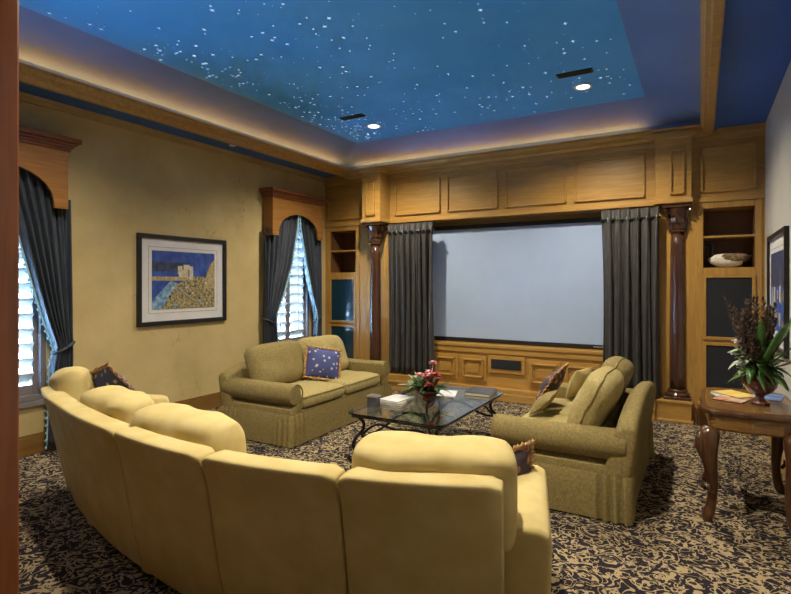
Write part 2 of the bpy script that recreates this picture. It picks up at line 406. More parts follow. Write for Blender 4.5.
# side cabinets
def bookcase(name, x0, x1, label, glass):
    t = thing(name, label, 'bookcase', ((x0+x1)/2, YF, 0))
    w2 = (x1-x0)/2; st = .065
    m = MB()
    m.box(-w2, -w2+st, 0, .38, 0, ZP); m.box(w2-st, w2, 0, .38, 0, ZP)
    m.box(-w2+st, w2-st, 0, .38, ZP-.07, ZP); m.box(-w2+st, w2-st, 0, .38, 1.70, 1.78); m.box(-w2+st, w2-st, 0, .38, 0.16, .28)
    m.box(-w2, w2, -.03, .0, .0, .13); m.box(-w2, w2, -.045, 0, .13, .16); m.box(-w2, w2, -.02, 0, .20, .24); m.box(-w2+st, w2-st, 0, .38, 0, .16)
    m.build('carcass', OAK, t, bevel=.004)
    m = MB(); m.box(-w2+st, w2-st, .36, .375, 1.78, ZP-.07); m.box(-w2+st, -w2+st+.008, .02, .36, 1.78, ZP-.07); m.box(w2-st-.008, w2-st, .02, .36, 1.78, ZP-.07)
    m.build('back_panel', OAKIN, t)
    MB().box(-w2+st, w2-st, .01, .36, 2.12, 2.145).build('shelf', OAKX, t, bevel=.003)
    for z0, z1 in ((.96, 1.70), (.28, .93)):
        d = MB(); a0, a1 = -w2+st-.005, w2-st+.005; f = .035
        d.box(a0, a0+f, -.015, .01, z0, z1); d.box(a1-f, a1, -.015, .01, z0, z1); d.box(a0+f, a1-f, -.015, .01, z0, z0+f); d.box(a0+f, a1-f, -.015, .01, z1-f, z1)
        dd = d.build('door', OAK, t, bevel=.003)
        MB().box(a0+f, a1-f, -.004, .004, z0+f, z1-f).build('door_panel', glass, dd)
    MB().box(-w2+st, w2-st, 0, .02, .93, .96).build('rail', OAKX, t)
    return t
bookcase('bookcase', -5.38, -4.74, 'tall narrow oak bookcase with dark glass doors coloured with a blue reflection beside the far window', SMOKED)
bookcase('bookcase', -.04, .585, 'tall narrow oak bookcase with black cloth doors in the right corner', SPEAKER)
m = MB(); m.box(XL, -5.38, YF+.01, AL, 0, ZP); m.box(-4.74, SB0, YF+.02, AL, 0, ZP); m.box(.585, XR, YF+.01, AL, 0, ZP); m.box(SB1, -.04, YF+.02, AL, 0, ZP)
struct(m.build('trim_4', OAK), 'oak filler panels')
# wood strip behind screen
struct(MB().box(SB0, SB1, AL-.10, AL, .72, ZP).build('trim_5', OAKX))
# pedestals
for (x0, x1), nm in ((BL, 'trim_6'), (BR, 'trim_7')):
    BY = BYS[x0, x1]
    m = MB(); m.box(x0, x1, BY-.02, YF+.05, 0, .22); m.box(x0-.015, x1+.015, BY-.035, YF+.05, .22, .25); m.box(x0-.02, x1+.02, BY-.04, YF, 0, .03)
    struct(m.build(nm, OAKX, bevel=.004), 'oak pedestal under a column')
def column(x, label):
    t = thing('column', label, 'column', (x, BYS[BL if x < -3 else BR]+.15, .25), group='mahogany columns'); KX = .82
    m = MB(); m.box(-.14, .14, -.14, .14, 0, .035); m.lathe([(.13, .035), (.135, .055), (.12, .075), (.105, .08), (.11, .10), (.095, .115)]); m.build('base', MAHOG, t, smooth=False, bevel=.004)
    m = MB(); seg = 48; rings = []
    for k in range(13):
        z = .115+k/12*1.83; r0 = (.108-.016*(k/12)**1.5)*KX
        rings.append([((r0*(1-.035*(.5+.5*math.cos(16*2*PI*i/seg))))*math.cos(2*PI*i/seg), (r0*(1-.035*(.5+.5*math.cos(16*2*PI*i/seg))))*math.sin(2*PI*i/seg), z) for i in range(seg)])
    m.loft(rings); m.build('shaft', MAHOG, t, smooth=True)
    m = MB(); m.lathe([(.080, 1.945), (.096, 1.955), (.096, 1.975), (.083, 1.985), (.083, 2.05), (.10, 2.14), (.14, 2.225), (.125, 2.235)], seg=24)
    m.box(-.15, .15, -.145, .145, 2.235, 2.28)
    for row, (z0, rr, hh, ph) in enumerate(((1.985, .086, .10, 0), (2.06, .094, .11, .5))):
        for k in range(8):
            a = (k+ph)*PI/4; ca, sa = math.cos(a), math.sin(a)
            ring = []
            for j in range(5):
                u = j/4; r = rr+.012+.035*u**3; z = z0+hh*u-(.03 if j == 4 else 0); ww = .034*(1-.5*u*u)
                ring.append([(r*ca-s*ww*sa, r*sa+s*ww*ca, z) for s in (-1, 1)]+[((r-.012)*ca+ww*sa*-1, (r-.012)*sa+ww*ca, z), ((r-.012)*ca+ww*sa, (r-.012)*sa-ww*ca, z)])
            m.loft(ring)
    for sx in (-1, 1):
        for sy in (-1, 1):
            pts = [(sx*(.10+.035*math.cos(q)*(1-q/14)), sy*(.10+.035*math.cos(q)*(1-q/14)), 2.19+.035*math.sin(q)*(1-q/14)) for q in [i*.6 for i in range(12)]]
            m.tube(pts, .012, 6)
    m.build('capital', MAHOG, t, smooth=False, bevel=.003)
column(-4.33, 'dark fluted mahogany column left of the screen')
column(-.235, 'dark fluted mahogany column right of the screen')

# ---------------------------------------------------------------- projection screen
t = thing('projection_screen', 'large white projection screen in a black frame on the front wall', 'projection screen', (-2.28, 7.17, .777))
a0, a1, z0, z1 = -1.24, 1.24, .03, 1.62
m = MB(); f = .05
m.box(a0-f, a0, 0, .05, z0, z1); m.box(a1, a1+f, 0, .05, z0, z1); m.box(a0-f, a1+f, 0, .05, z1, z1+.06); m.box(a0-f, a1+f, 0, .05, z0-.055, z0)
m.build('frame', BLACK, t, bevel=.004)
MB().box(a0, a1, .02, .03, z0, z1).build('screen_surface', SCREEN, t)
MB().box(1.08, 1.20, -.004, .0, z0-.032, z0-.020).build('badge', SILVER, t)
# screen bracket back to the wall
MB().box(a0, a1, .05, .13, .7, .8).build('mounting_rail', BLACK, t)

# ---------------------------------------------------------------- stage curtains
def hanging_curtain(x0, x1, y, z0, z1, label, folds, seed, mat):
    t = thing('curtain', label, 'curtain', ((x0+x1)/2, y, z0))
    rnd = random.Random(seed); ph = [rnd.uniform(0, 6.3) for _ in range(6)]; W = x1-x0; H = z1-z0
    def fn(u, v):
        amp = lerp(.055, .03, v); k = folds*2*PI*u
        yy = amp*math.sin(k+.35*math.sin(v*2+ph[0])) + .018*math.sin(k*1.7+ph[1]+v*2) + .01*math.sin(k*3.1+ph[2])
        if v > .93: yy = .028*math.sin(k)
        xx = (u-.5)*W*(1 - .04*math.sin(v*PI)*1) + .012*math.sin(v*3+k+ph[3])
        return (xx, yy, H*v)
    m = MB(); m.grid(fn, folds*14, 18); m.build('drape', mat, t, smooth=True, solid=.006)
    m = MB(); m.tube([(-W/2-.02, 0, H-.12), (W/2+.02, 0, H-.12)], .014, 10)
    m.build('rod', BLACK, t, smooth=True)
    for k in range(folds):
        u = (k+.75)/folds; x = (u-.5)*W
        m = MB(); m.tube([(x+.001*i, -.045+.002*i, H-.12+.016*math.sin(i)) for i in (0, 1)], .008, 8)
        pts = [(x, .0+.045*math.cos(a), H-.12+.028*math.sin(a)) for a in [i*2*PI/12 for i in range(13)]]
        m.tube(pts, .0055, 6); m.build('ring', SILVER, t, smooth=True)
    return t
hanging_curtain(-4.13, -3.36, 6.90, .25, 2.50, 'dark slate curtain hanging left of the projection screen', 8, 1, DRAPE)
hanging_curtain(-1.06, -.42, 6.90, .25, 2.50, 'dark slate curtain hanging right of the projection screen', 6, 2, DRAPE)
# small oak shelf boards that the curtains' feet stand on
struct(MB().box(SB0, SB0+.85, 6.8, 7.0-.1, 0, .24).box(SB0, SB0+.86, 6.785, 6.9, .12, .15).build('trim_8', OAKX, bevel=.004))
struct(MB().box(SB1-.66, SB1, 6.8, 7.0-.1, 0, .24).box(SB1-.67, SB1, 6.785, 6.9, .12, .15).build('trim_9', OAKX, bevel=.004))

# ---------------------------------------------------------------- windows with shutters
def window(name, y0, y1, z0, z1, npan, label):
    t = bpy.data.objects.new(name, None); C.objects.link(t); t.location = (XL, (y0+y1)/2, z0); struct(t, label)
    W = (y1-y0)/2; H = z1-z0
    m = MB(); f = .05
    m.box(-.12, -.005, -W, -W+f, 0, H); m.box(-.12, -.005, W-f, W, 0, H); m.box(-.12, -.005, -W+f, W-f, 0, f); m.box(-.12, -.005, -W+f, W-f, H-f, H)
    m.box(-.02, .035, -W-.04, W+.04, -.05, 0)
    m.build('window_frame', SHUTF, t, bevel=.004)
    g, nt, b = bpy.data.materials.get('window_glass'), None, None
    if g is None:
        g, nt, b = new_mat('window_glass'); b.inputs['Transmission Weight'].default_value = 1; b.inputs['Roughness'].default_value = 0; b.inputs['IOR'].default_value = 1.02; b.inputs['Base Color'].default_value = (.9, .97, 1, 1)
    MB().box(-.165, -.16, -W, W, 0, H).build('pane', g, t)
    pw = (2*W-2*f)/npan
    for k in range(npan):
        a = -W+f+k*pw; bq = a+pw; st = .045
        m = MB(); m.box(-.09, -.055, a, a+st, f, H-f); m.box(-.09, -.055, bq-st, bq, f, H-f); m.box(-.09, -.055, a+st, bq-st, f, f+.09); m.box(-.09, -.055, a+st, bq-st, H-f-.09, H-f)
        n = int((H-2*f-.18)/.135); dz = (H-2*f-.18)/n
        for i in range(n):
            z = f+.09+dz*(i+.5); M = T(-.072, 0, z) @ R(-.78, 'Y')
            m.box(-.066, .066, a+st, bq-st, -.008, .008, 1, M=M)
        m.build('shutter_panel', [SHUTF, SHUT], t, bevel=.002)
        MB().box(-.03, -.02, (a+bq)/2-.006, (a+bq)/2+.006, f+.12, H-f-.12).build('tilt_rod', SHUT, t)
window('window_1', *W1, 2, 'far arched window with white louvred shutters')
window('window_2', *W0, 2, 'near window with white louvred shutters')

def valance(yc, W, z0, z1, label, depth=.19, zarch=None):
    """arched wooden cornice box, yc centre, W half width"""
    t = thing('window_cornice', label, 'window cornice', (XL, yc, z0)); H = z1-z0; zt = H-.16
    arch = []; aw = W-.12; n = 16; ah = H-.30
    pts = [(-W, H-.02), (-W, 0), (-aw, 0)]
    for i in range(1, n): a = PI-i*PI/n; pts.append((aw*math.cos(a), ah*math.sin(a)**.85))
    pts += [(aw, 0), (W, 0), (W, H-.02)]
    m = MB(); bm = m.bm
    # front board built as strips so the arch stays open
    col = [p for p in pts[2:-2]]
    top = H-.02
    def strip(pa, pb):
        m.prism([pa, pb, (pb[0], top), (pa[0], top)], lambda a, b, d: (d, a, b), depth-.03, depth)
    strip((-W, 0), (-aw, 0))
    for pa, pb in zip(col, col[1:]):
        if pb[0]-pa[0] > 1e-5: strip(pa, pb)
    strip((aw, 0), (W, 0))
    m.box(0, depth-.03, -W, -W+.025, 0, top); m.box(0, depth-.03, W-.025, W, 0, top)
    bmesh.ops.remove_doubles(bm, verts=bm.verts, dist=1e-5)
    m.build('arched_board', OAKY2, t)
    m = MB()
    for k, (o, a, b) in enumerate(((.02, H-.10, H-.075), (.035, H-.075, H-.05), (.055, H-.05, H-.025), (.085, H-.025, H+.02))):
        m.box(0, depth+o, -W-o, W+o, a, b)
    m.build('crown', OAKY3, t, bevel=.004)
    return t
OAKY2 = wood('cornice_oak', (.26, .115, .028), (.40, .19, .05), 'Y')
OAKY3 = wood('cornice_crown', (.15, .045, .018), (.22, .075, .028), 'Y')
valance(6.13, .57, 2.29, 2.93, 'arched oak cornice box above the far window')
valance(2.21, .57, 2.31, 2.96, 'arched oak cornice box above the near window, cut by the door casing')

def swag(y_out, tab_in, z0, z1, x, label, seed, folds=7, top_lift=None):
    """tied-back curtain; y_out fixed outer edge, tab_in: (z, y) inner edge"""
    t = thing('curtain', label, 'curtain', (XL+x, y_out, z0)); rnd = random.Random(seed); ph = rnd.uniform(0, 6)
    H = z1-z0
    def edge(z): return interp(tab_in, z)
    def fn(u, v):
        z = z0+H*v; ye = edge(z); W = ye-y_out
        y = y_out+W*u
        lim = top_lift(y) if top_lift else z1
        amp = .010+.045*min(1, .35/max(.12, abs(W)))*.6
        xx = amp*math.sin(folds*2*PI*u+ph+.6*v)+.012*math.sin(folds*4.3*PI*u+ph*2)
        return (xx, y-y_out, min(z, lim)-z0)
    def fn2(u, v):
        p = fn(u, v); return p
    m = MB(); m.grid(fn2, folds*12, 40); m.build('drape', DRAPEB, t, smooth=True, solid=.006)
    sgn = 1 if edge(z1) > y_out else -1
    pts = [(p[0]+.012, p[1], p[2]) for p in [fn(1, k/40) for k in range(0, 39)]]
    m = MB(); m.tube(pts, .010, 6)
    for p in pts[::1]: m.lathe([(0, -.024), (.012, -.016), (.010, 0), (0, .006)], (p[0]+.004, p[1]+sgn*.014, p[2]), 6)
    m.build('beaded_fringe', LINING, t, smooth=True)
    zt = min(tab_in, key=lambda q: abs(q[1]-y_out))[0]; ye = edge(zt)
    m = MB(); cy = (ye-y_out)/2; rw = abs(ye-y_out)/2+.015
    m.tube([(.055*math.cos(a), cy+rw*math.sin(a), zt-z0+.05*math.sin(a)*-sgn) for a in [i*2*PI/20 for i in range(21)]], .016, 8)
    m.build('tieback', DRAPEB, t, smooth=True)
    return t
def archlim(yc, W, z0, H):
    aw = W-.12
    def f(y):
        q = min(1, abs(y-yc)/(aw+.0)); return z0+(H-.30)*math.sqrt(max(0, 1-q*q))**.85+.10
    return f
LIM1 = archlim(6.15, .57, 2.29, .64); LIM0 = archlim(2.21, .57, 2.31, .65)
swag(5.50, [(.05, 5.76), (.8, 5.72), (1.05, 5.69), (1.15, 5.70), (1.43, 5.84), (1.87, 6.03), (2.47, 6.17), (2.8, 6.18)], .05, 2.80, .08, 'slate curtain tied back at the left side of the far window', 3, 6, LIM1)
swag(6.76, [(.05, 6.58), (.8, 6.60), (1.05, 6.63), (1.15, 6.61), (1.43, 6.50), (1.87, 6.37), (2.47, 6.23), (2.8, 6.22)], .05, 2.80, .08, 'slate curtain tied back at the right side of the far window, next to the bookcase', 4, 5, LIM1)
swag(2.87, [(.05, 2.66), (.8, 2.68), (.98, 2.72), (1.24, 2.63), (1.55, 2.54), (2.19, 2.37), (2.6, 2.24), (2.82, 2.22)], .05, 2.82, .08, 'slate curtain with pale fringe tied back beside the near window', 6, 7, LIM0)

# ---------------------------------------------------------------- framed pictures
def art_mesh(cols, W, H, seed, kind):
    m = MB(); rnd = random.Random(seed)
    def quad(y0, y1, z0, z1, mi, x): m.box(x-.002, x, y0, y1, z0, z1, mi)
    quad(-W, W, -H, H, 0, .0)
    if kind == 0:
        quad(-W, .1*W, .30*H, .62*H, 1, .0006); quad(-W, .45*W, -.02*H, .12*H, 3, .0012)
        # beach wedge
        m.prism([(-.75*W, -H), (W, -H), (W, .1*H), (.3*W, .15*H), (-.25*W, -.15*H)], lambda a, b, d: (d, a, b), -.001, .0016, 4)
        m.prism([(-W, -H), (-.7*W, -H), (-.2*W, -.12*H), (-.45*W, -.02*H), (-W, -.72*H)], lambda a, b, d: (d, a, b), -.001, .0012, 5)
        # buildings
        for y, w_, z0, z1 in ((-.05, .30, .1, .38), (.05, .2, .38, .55), (.20, .12, .0, .50), (-.16, .14, .22, .50)):
            quad((y-w_/2)*W, (y+w_/2)*W, z0*H, z1*H, 2, .002+z0*.001)
        m.prism([(.62*W, -.3*H), (W, -.3*H), (W, .78*H), (.86*W, .62*H), (.72*W, .25*H)], lambda a, b, d: (d, a, b), -.001, .0022, 3)
        for k in range(26):
            y = rnd.uniform(-.5, .9)*W; z = rnd.uniform(-.9, -.1)*H; r = rnd.uniform(.02, .07)*W
            quad(y-r, y+r*.7, z-r*.6, z+r*.5, rnd.choice((1, 2, 5, 3)), .003+k*.00002)
    else:
        quad(-W, W, .1*H, H, 1, .0006)
        for k in range(30):
            y = rnd.uniform(-.9, .9)*W; z = rnd.uniform(-.9, .5)*H; r = rnd.uniform(.05, .16)*W
            quad(y-r*.6, y+r*.6, z-r, z+r, rnd.choice((2, 3, 4, 5)), .001+k*.00003)
    return m
A_SKY = mottled('art_cobalt', (.01, .035, .22), (.04, .10, .42), 9, .6)
A_DK = mottled('art_navy', (.015, .02, .05), (.05, .07, .16), 14, .6)
A_CR = mottled('art_cream', (.45, .38, .24), (.65, .60, .48), 22, .6)
A_OC = mottled('art_ochre', (.26, .19, .09), (.50, .40, .22), 26, .6)
A_PB = mottled('art_pebbles', (.10, .09, .07), (.42, .34, .16), 36, .6, lo=.42, hi=.58)
A_SEA = mottled('art_sea', (.05, .16, .36), (.30, .46, .60), 20, .6)
def picture(loc, rz, W, H, f, mb, label, kind, seed):
    t = thing('framed_picture', label, 'picture', loc, rz)
    m = MB()
    m.box(0, .035, -W, -W+f, -H, H); m.box(0, .035, W-f, W, -H, H); m.box(0, .035, -W+f, W-f, -H, -H+f); m.box(0, .035, -W+f, W-f, H-f, H)
    m.build('frame', BLACK, t, bevel=.004)
    MB().box(.004, .012, -W+f, W-f, -H+f, H-f).build('mat_board', MATB, t)
    aw, ah = W-f-mb, H-f-mb
    m = MB(); e = .045
    for a, b, c, d in ((-aw-e, aw+e, -ah-e, -ah-e+.006), (-aw-e, aw+e, ah+e-.006, ah+e), (-aw-e, -aw-e+.006, -ah-e, ah+e), (aw+e-.006, aw+e, -ah-e, ah+e)): m.box(.012, .0135, a, b, c, d)
    m.build('mat_line', A_OC, t)
    o = art_mesh(None, aw, ah, seed, kind).build('artwork', [A_SKY, A_DK, A_CR, A_OC, A_PB, A_SEA], t); o.location = (.0145, 0, 0)
    return t
picture((XL, 4.235, 1.64), 0, .63, .525, .05, .135, 'black-framed beach scene with blue sky on the mustard wall between the windows', 0, 3)
picture((XR, 5.82, 1.53), PI, .64, .53, .045, .13, 'black-framed picture on the right wall behind the plant, cut by the photo edge', 1, 4)

# ---------------------------------------------------------------- downlights and vents
def downlight(x, y, label, power):
    t = thing('downlight', label, 'ceiling light', (x, y, ZS), group='recessed ceiling downlights')
    MB().lathe([(.062, -.002), (.075, -.010), (.092, -.008), (.094, 0), (.06, 0)], seg=28).build('trim_ring', WHITE, t, smooth=True)
    MB().lathe([(.0, -.004), (.061, -.004), (.061, -.001), (0, -.001)], seg=28).build('lens', LAMP, t)
    l = bpy.data.lights.new('downlight_beam', 'SPOT'); l.energy = SPOT*power; l.spot_size = 2.5; l.spot_blend = .8; l.color = (1, .88, .66); l.shadow_soft_size = .05
    o = bpy.data.objects.new('downlight_beam', l); C.objects.link(o); o.parent = t; o.location = (0, 0, -.03)
LBL = ['lit recessed downlight in the far left corner of the star ceiling', 'lit recessed downlight in the far right corner of the star ceiling', 'recessed downlight over the left end of the curved sofa', 'recessed downlight over the right end of the curved sofa']
for (x, y, p), l in zip(SPOTS, LBL): downlight(x, y, l, p)
def vent(x, y, label):
    t = thing('ceiling_vent', label, 'vent', (x, y, ZS), group='slot vents in the star ceiling')
    MB().box(-.17, .17, -.05, .05, -.012, 0).build('vent_frame', BLACK, t, bevel=.003)
    m = MB()
    for k in range(4): m.box(-.155, .155, -.038+k*.022, -.030+k*.022, -.018, -.010)
    m.build('louvre', BLACK, t)
vent(-3.70, 5.32, 'black slot vent near the far left downlight'); vent(-1.06, 5.30, 'black slot vent near the far right downlight')
tag(MB().lathe([(0, -.012), (.035, -.012), (.045, 0), (0, 0)], (-5.12, 4.72, ZC), 16).build('accent_light', WHITE), 'small pale round fixture in the soffit above the left wall', 'ceiling light')

# ---------------------------------------------------------------- loveseats
def loveseat(loc, rz, W, label, lite):
    """faces local -y; W width over arms"""
    t = thing('loveseat', label, 'sofa', loc, rz); D = .98; h = W/2; F = OLIVE
    # base
    MB().box(-h+.06, h-.06, -D/2+.07, D/2-.06, .10, .34).build('seat_base', F, t, bevel=.03)
    # back shell with camel top
    def top(x): return .70+.08*math.cos(x/h*PI/2*1.0)-.02
    m = MB(); rings = []
    n = 20
    for i in range(n+1):
        x = lerp(-h+.03, h-.03, i/n); zt = .645+.125*math.sin(PI*i/n)**.6; rk = .10
        prof = [(D/2-.06, .08), (D/2-.0+.01, .30), (D/2+.05, zt-.06), (D/2+.045, zt-.015), (D/2+.01, zt), (D/2-.04, zt-.008), (D/2-.085, zt-.05), (D/2-.16, .32), (D/2-.16, .08)]
        rings.append([(x, y, z) for y, z in prof])
    m.loft(rings); m.build('back', F, t, smooth=True, bevel=.02)
    # arms: rolled profile lofted front to back
    for s in (-1, 1):
        rings = []
        prof = []
        for k in range(15):
            a = math.radians(-140+ (k/14)*275); prof.append((.105*math.cos(a), .105*math.sin(a)))
        def ring(y, sc2, drop):
            r = [(s*(h-.115+px*sc2), y, .50-drop+pz*sc2) for px, pz in prof]
            r += [(s*(h-.20), y, .36), (s*(h-.20), y, .10), (s*(h-.045), y, .10), (s*(h-.045), y, .36)]
            return r
        rings = [ring(-D/2+.035, .88, 0), ring(-D/2+.045, .97, 0), ring(-D/2+.08, 1.0, 0), ring(-D/2+.4, 1.0, .005), ring(D/2-.14, 1.02, .0), ring(D/2-.02, .98, -.01)]
        m = MB(); m.loft(rings); arm = m.build('arm', F, t, smooth=True, bevel=.012)
        m = MB(); pts = [(s*(h-.115+.10*math.cos(math.radians(a))), -D/2+.036, .50+.10*math.sin(math.radians(a))) for a in range(-60, 241, 20)]
        m.tube(pts, .007, 6); m.build('welt', F, arm, smooth=True)
    # skirt with pleats
    def corner_run():
        x0, x1, y0, y1 = -h+.02, h-.02, -D/2+.02, D/2+.0
        P = [(x0, y0), (x1, y0), (x1, y1), (x0, y1)]; out = []
        for k in range(4):
            a = Vector((*P[k], 0)); b = Vector((*P[(k+1) % 4], 0)); L = (b-a).length; d = (b-a)/L; nrm = Vector((d.y, -d.x, 0)); N = int(L/.012)
            for i in range(N):
                s = i/N*L; e = min(s, L-s); pl = 0
                if e < .21: pl = .006+.017*math.copysign(abs(math.sin(e/.21*PI*6.5))**.6, math.sin(e/.21*PI*6.5))
                out.append(a+d*s+nrm*(pl+.0*e))
        return out
    run = corner_run(); cen = Vector((0, 0, 0))
    m = MB(); m.loft([[(p.x*(1+f), p.y*(1+f), z) for p in run] for z, f in ((.315, -.012), (.30, -.004), (.16, .004), (.012, .014))], caps=False)
    m.build('skirt', F, t, smooth=True)
    # seat cushions
    cw = (W-.42)/2
    for s in (-1, 1):
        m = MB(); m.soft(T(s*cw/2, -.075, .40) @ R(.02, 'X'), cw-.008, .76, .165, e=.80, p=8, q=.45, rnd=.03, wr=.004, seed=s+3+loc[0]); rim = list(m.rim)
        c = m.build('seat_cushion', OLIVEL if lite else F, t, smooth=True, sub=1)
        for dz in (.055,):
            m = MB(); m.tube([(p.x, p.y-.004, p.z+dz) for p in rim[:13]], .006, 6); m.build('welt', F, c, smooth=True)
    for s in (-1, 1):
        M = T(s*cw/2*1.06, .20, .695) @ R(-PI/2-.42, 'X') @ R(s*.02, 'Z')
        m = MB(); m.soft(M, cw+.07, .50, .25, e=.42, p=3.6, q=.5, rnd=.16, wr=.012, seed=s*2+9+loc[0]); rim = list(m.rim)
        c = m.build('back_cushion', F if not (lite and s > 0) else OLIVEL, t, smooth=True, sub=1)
        m = MB(); m.tube([p for p in rim]+[rim[0]], .006, 6); m.build('welt', F, c, smooth=True)
    return t
loveseat((-3.92, 4.87, 0), PI/2+.02, 2.0, 'olive tweed loveseat on the left, in front of the far window', True)
loveseat((-.90, 4.64, 0), -PI/2, 1.78, 'olive tweed loveseat on the right, seen from its side', True)

def pillow(name, loc, M, w_, h_, th, mat, label, ruffle=None, seed=1, cat='pillow'):
    t = thing(name, label, cat, loc)
    m = MB(); m.soft(M, w_, h_, th, e=.06, p=2.4, q=.7, rnd=-.06, wr=.006, seed=seed); rim = list(m.rim)
    m.build('cover', mat, t, smooth=True, sub=1)
    if ruffle:
        m = MB(); c = sum(rim, Vector())/len(rim); N = len(rim); rings = []
        M3 = M.to_3x3(); nz = M3 @ Vector((0, 0, 1)); q = []
        for i in range(N*4):
            a = rim[i//4]; b = rim[(i//4+1) % N]; p = a.lerp(b, (i % 4)/4); q.append(p)
        for k in range(len(q)+1):
            p = q[k % len(q)]; o = (p-c).normalized()*(.030+.006*math.sin(k*2.1)); wv = nz*.010*math.sin(k*1.3)
            rings.append([p-nz*.005, p+o+wv-nz*.003, p+o+wv+nz*.003, p+nz*.005])
        m.loft(rings, caps=False); m.build('fringe', ruffle, t, smooth=True)
    return t
# pillow on left loveseat (faces +x)
def facing(az, tilt, roll=0): return R(az, 'Z') @ R(-PI/2-tilt, 'X') @ R(roll, 'Z')
pillow('throw_pillow', (-3.84, 4.92, .49), T(0, 0, .17) @ facing(1.05, .35, .22), .40, .34, .15, FLORN, 'navy floral throw pillow leaning on the left loveseat cushions', RUFFLE, 2)
pillow('throw_pillow', (-1.18, 4.84, .49), T(0, 0, .18) @ facing(-PI/2, .55, .1), .36, .36, .13, FLORD, 'dark floral throw pillow with rust fringe on the right loveseat', RUFFLE, 4)
pillow('throw_pillow', (-1.16, 4.52, .49), T(0, 0, .10) @ facing(-PI/2+.2, .85, .3), .28, .24, .10, OLIVE, 'small olive throw pillow at the near end of the right loveseat', None, 6)
pillow('throw_pillow', (-1.02, 5.32, .49), T(0, 0, .15) @ facing(-PI/2-.3, .4, 0), .32, .30, .13, CREAM, 'small cream throw pillow against the far arm of the right loveseat', None, 7)

# ---------------------------------------------------------------- curved sofa
sofa = thing('curved_sofa', 'long curved cream sofa seen from behind in the foreground', 'sofa', (-2.3, 1.8, 0))
O = Vector((-2.3, 1.8, 0))
PT = [Vector(p) for p in ((-4.16, 2.02, 0), (-3.48, 1.78, 0), (-2.62, 1.60, 0), (-1.90, 1.55, 0), (-1.24, 1.66, 0), (-.63, 1.88, 0))]
NM = [Vector(n).normalized() for n in ((.10, 1, 0), (.16, 1, 0), (.08, 1, 0), (-.02, 1, 0), (-.16, 1, 0), (-.28, 1, 0))]
def SP(k, u, o, z, bul=.02):
    a, b = PT[k], PT[k+1]; n = NM[k].lerp(NM[k+1], u).normalized()
    p = a.lerp(b, u)+n*(o-bul*4*u*(1-u)); return Vector((p.x-O.x, p.y-O.y, z))
for k in range(5):
    # back section: tapered, raked; profile in (o inward, z)
    prof = [(.20, .03), (.135, .30), (.03, .72), (.006, .80), (-.004, .826), (-.006, .838), (.0, .847), (.012, .852), (.06, .856), (.11, .853), (.135, .84), (.15, .80), (.24, .40), (.30, .03)]
    m = MB(); rings = []
    N = 14
    for i in range(N+1):
        u = i/N; e = min(u, 1-u)*.7; g = .008 if e > .03 else .008+.02*(1-e/.03)
        r = []
        for o, z in prof:
            oo = o+(g-.008)*(1 if o < .08 else -1 if o > .11 else 0); zz = z-(g-.008 if z > .5 else 0)
            r.append(SP(k, lerp(.008, .992, u), oo, zz))
        rings.append(r)
    m.loft(rings); m.build('back_section', CREAM, sofa, smooth=True, bevel=.008)
    # seat base
    m = MB(); rings = [[SP(k, u, o, z) for o, z in ((.24, .05), (.24, .30), (.96, .30), (.98, .27), (.98, .05))] for u in [i/6 for i in range(7)]]
    m.loft(rings); m.build('seat_base', CREAM, sofa, bevel=.01)
    # seat cushion
    m = MB(); rings = []
    for i in range(11):
        u = .01+.98*i/10; e = min(i, 10-i); d = (.03 if e == 0 else .008 if e == 1 else 0)
        rings.append([SP(k, u, o, z) for o, z in ((.27, .305+d), (.27, .45-d), (.35, .475-d), (.85, .48-d), (.97, .455-d), (1.01-d, .41), (1.0-d, .34+d), (.96, .305+d))])
    m.loft(rings); m.build('seat_cushion', CREAM, sofa, smooth=True, bevel=.01)
# back cushions
def bc(k, u, o, z, w_, h_, th, lean, seed, roll=0, e=.5, p=3.4):
    c = SP(k, u, o, z); d = (PT[k+1]-PT[k]); az = math.atan2(d.y, d.x)
    M = T(*c) @ R(az, 'Z') @ R(PI/2+lean, 'X') @ R(roll, 'Z')
    m = MB(); m.soft(M, w_, h_, th, e=e, p=p, q=.5, rnd=.13, wr=.019, seed=seed, n=14); rim = list(m.rim)
    m.build('back_cushion', CREAM, sofa, smooth=True, sub=1)
bc(0, .25, .20, .80, .44, .38, .26, .20, 1, .1, .3, 2.6)
bc(1, .42, .27, .72, .72, .44, .25, .12, 2, 0, .6, 5)
bc(2, .42, .27, .72, .76, .44, .26, .12, 3, 0, .6, 5)
bc(4, .51, .27, .735, .70, .40, .31, .06, 4, 0, .74, 7)
# arms
def sofa_arm(k, u, s):
    P0 = PT[k if u == 0 else k+1]; n = NM[k if u == 0 else k+1]; side = Vector((n.y, -n.x, 0))*s
    m = MB(); rings = []
    for o, dz, sh in ((.10, -.02, .012), (.12, 0, 0), (.5, -.005, 0), (.96, -.01, 0), (1.0, -.03, .015)):
        up = 0 if s > 0 else (.20 if o < .15 else .09 if o < .6 else 0); tp = .0 if s > 0 else -.05; w_ = 0 if s > 0 else -.10
        prof = [(-.03+sh, .04), (-.035+sh, .50), (-.02+sh, .60+dz+up), (.02, .63+dz+up), (.13+w_, .63+dz+up), (.17-sh+w_, .61+dz+up), (.18-sh+w_, .56+up), (.17-sh+tp+w_, .04)]
        rings.append([(P0+n*(o+(.20*(1-z/.85) if o < .15 else 0))+side*a-O+Vector((0, 0, z))) for a, z in prof])
    m.loft(rings); m.build('arm', CREAM, sofa, smooth=True, bevel=.012)
sofa_arm(0, 0, -1); sofa_arm(4, 1, 1)
